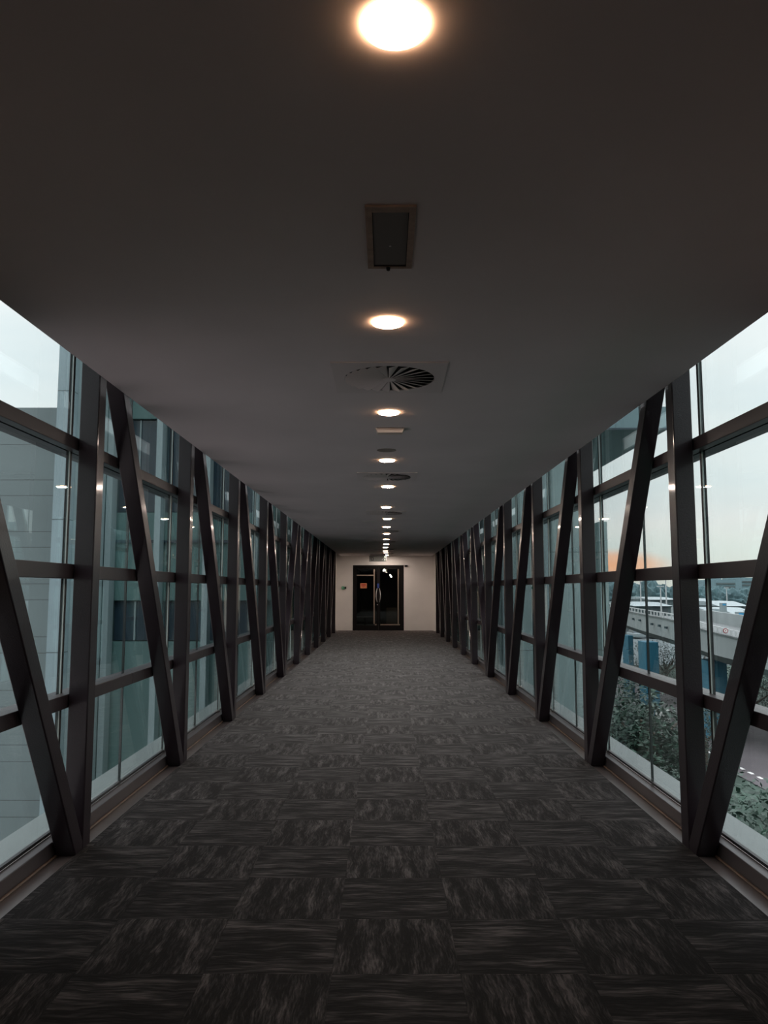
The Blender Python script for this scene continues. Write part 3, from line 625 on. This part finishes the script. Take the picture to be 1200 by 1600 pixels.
# rows of parked cars (far away)
def far_car(u, v, zc, m, lab):
    x, y, z = unproj(u, v, zc)
    r_ = thing('parked_car', lab, 'car', (x, y, GZ+0.05), 'cars parked on the far car park')
    bobj('body', [(-0.85, 0.85, -2.0, 2.0, 0.25, 0.85)], m, r_, bevel=0.12)
    bm = bmesh.new(); prism(bm, [(-0.75,-1.3,0.85),(0.75,-1.3,0.85),(0.75,1.4,0.85),(-0.75,1.4,0.85)], [(-0.65,-0.8,1.4),(0.65,-0.8,1.4),(0.65,0.9,1.4),(-0.65,0.9,1.4)])
    obj('cabin', bm, 'navy', r_)
cols = ['roofw','farblock','navy','signwhite','roofg']
near = ['left of the near right post','right of the near right post']
cn = 0
for row, zc in enumerate((117, 146)):
    for k_, u in enumerate((992, 1019, 1046, 1106, 1134, 1162)):
        far_car(u, 950, zc + (5 if row == 0 and k_ > 2 else 0), cols[(k_+row*2) % 5], f'small car parked far beyond the viaduct, {ORD[k_]} from the left in the {["front","rear"][row]} row')
# lamp masts
for (u, v, zc, lab) in ((1039.5, 903, 130, 'tall pale lamp mast between skyline trees, nearest the right post'), (1031.5, 917, 120, 'shorter pale lamp mast left of the tall one'), (1000, 906, 140, 'thin lamp mast above the left end of the car park'), (1134.5, 919, 178, 'short white mast before the trees below the long far block')):
    x,y,z = unproj(u, v, zc)
    r_ = thing('lamp_mast', lab, 'lamp mast', (x,y,GZ), 'lamp masts round the car park')
    bm = bmesh.new(); cyl(bm, (0,0,0), 0.16, z-GZ, 10, 0.09); obj('pole', bm, 'mast', r_)
    bobj('lamp_head', [(-0.5,0.5,-0.2,0.2,z-GZ,z-GZ+0.15)], 'mast', r_)
# ------------------------------------------------------------------ trees below the bridge
def tree(x, y, ztop, r, seed, label, m='leaf', nl=5200):
    rnd = random.Random(seed)
    root = thing('broadleaf_tree', label, 'tree', (x, y, GZ), 'leafy trees below the right windows')
    H_ = ztop - GZ; cz = H_ - r*0.95
    bm = bmesh.new(); tube(bm, [(0,0,0),(0.1,0.05,cz*0.5),(0,0,cz)], [0.18,0.14,0.09], 8)
    for k in range(7):
        a = rnd.random()*6.28; tube(bm, [(0,0,cz*rnd.uniform(.55,.9)), (math.cos(a)*r*.4, math.sin(a)*r*.4, cz+r*.0), (math.cos(a)*r*.75, math.sin(a)*r*.75, cz+r*rnd.uniform(.1,.5))], [0.07,0.05,0.02], 5)
    obj('trunk', bm, 'bark', root)
    bm = bmesh.new()
    cl = []
    for k in range(34):
        a = rnd.random()*6.28; t = rnd.random()**0.5; zz = rnd.uniform(-0.75, 0.85)
        rr = math.sqrt(max(0.05, 1-zz*zz))*t*r*0.85
        cl.append((math.cos(a)*rr, math.sin(a)*rr, cz+zz*r*0.85, rnd.uniform(0.22, 0.42)*r))
    for k in range(nl):
        c = cl[k % len(cl)]; d = Vector((rnd.gauss(0,1), rnd.gauss(0,1), rnd.gauss(0,1))).normalized()*c[3]*rnd.uniform(.55, 1.08)
        p = Vector(c[:3]) + d; sz = rnd.uniform(0.032, 0.065)
        a = Vector((rnd.gauss(0,1), rnd.gauss(0,1), rnd.gauss(0,.5))).normalized(); b = a.cross(Vector((rnd.gauss(0,.5), rnd.gauss(0,.5), 1))).normalized()
        vv = [bm.verts.new(p + a*sz*1.3), bm.verts.new(p + b*sz*.55), bm.verts.new(p - a*sz*1.2), bm.verts.new(p - b*sz*.55)]
        bm.faces.new(vv)
    me = bpy.data.meshes.new('foliage'); bm.to_mesh(me); bm.free(); me.materials.append(M[m])
    o = bpy.data.objects.new('foliage', me); C.objects.link(o); o.parent = root
tree(4.95, 15.6, -0.5, 1.2, 1, 'leafy green tree below right windows, beside the pale building foot', 'leaf', 9000)
tree(6.6, 22.5, -1.3, 1.6, 2, 'dark leafy tree beyond the nearest pale building foot, right side', 'leaf2')
tree(4.9, 13.6, -2.1, 1.7, 3, 'leafy tree low below the second right window', 'leaf', 9000)
tree(5.4, 10.2, -0.85, 1.7, 4, 'large leafy tree close below the nearest right window', 'leaf', 11000)
tree(7.2, 12.6, -2.6, 1.5, 5, 'dark leafy tree behind the closest one below right', 'leaf2')
tree(3.9, 7.4, -2.9, 1.5, 6, 'low leafy tree nearest below the first right window', 'leaf')
tree(7.6, 14.6, -3.6, 1.5, 7, 'small low dark tree at the road verge', 'leaf2')
tree(13.5, 33.5, -3.1, 1.6, 8, 'leafy tree under the viaduct beside the blue pier', 'leaf2', 3500)
tree(20.5, 44, -2.4, 2.2, 9, 'dark tree under the viaduct right of the blue pier', 'leaf2', 3500)
tree(12.6, 44, -3.0, 1.9, 10, 'dark tree under the viaduct left of the blue pier', 'leaf2', 3500)
tree(23.5, 47, -2.2, 2.4, 11, 'tall dark tree under the viaduct far right of the blue pier', 'leaf2', 3500)
tree(17.5, 52, -2.2, 2.4, 12, 'dark tree behind the first blue pier under the viaduct', 'leaf2', 3500)
tree(24.5, 38, -3.0, 2.2, 13, 'dark tree across the road, right of the white van', 'leaf2', 3500)
tree(21.5, 60, -2.0, 2.5, 14, 'dark tree well behind the viaduct piers, left one of three', 'leaf2', 3500)
tree(25.5, 63, -1.9, 2.6, 15, 'dark tree well behind the viaduct piers, middle one of three', 'leaf2', 3500)
tree(30.5, 62, -1.9, 2.6, 16, 'dark tree well behind the viaduct piers, right one of three', 'leaf2', 3500)
# small white cabinet at the road side
ub = thing('utility_cabinet', 'small white cabinet at the road side, seen through the leaves', 'cabinet', (15.2, 43.0, GZ+0.03))
bobj('cabinet_body', [(-0.36, 0.36, -0.2, 0.2, 0.06, 0.78)], 'signwhite', ub, bevel=0.02)
bobj('plinth', [(-0.38, 0.38, -0.22, 0.22, 0, 0.06)], 'concrete2', ub)
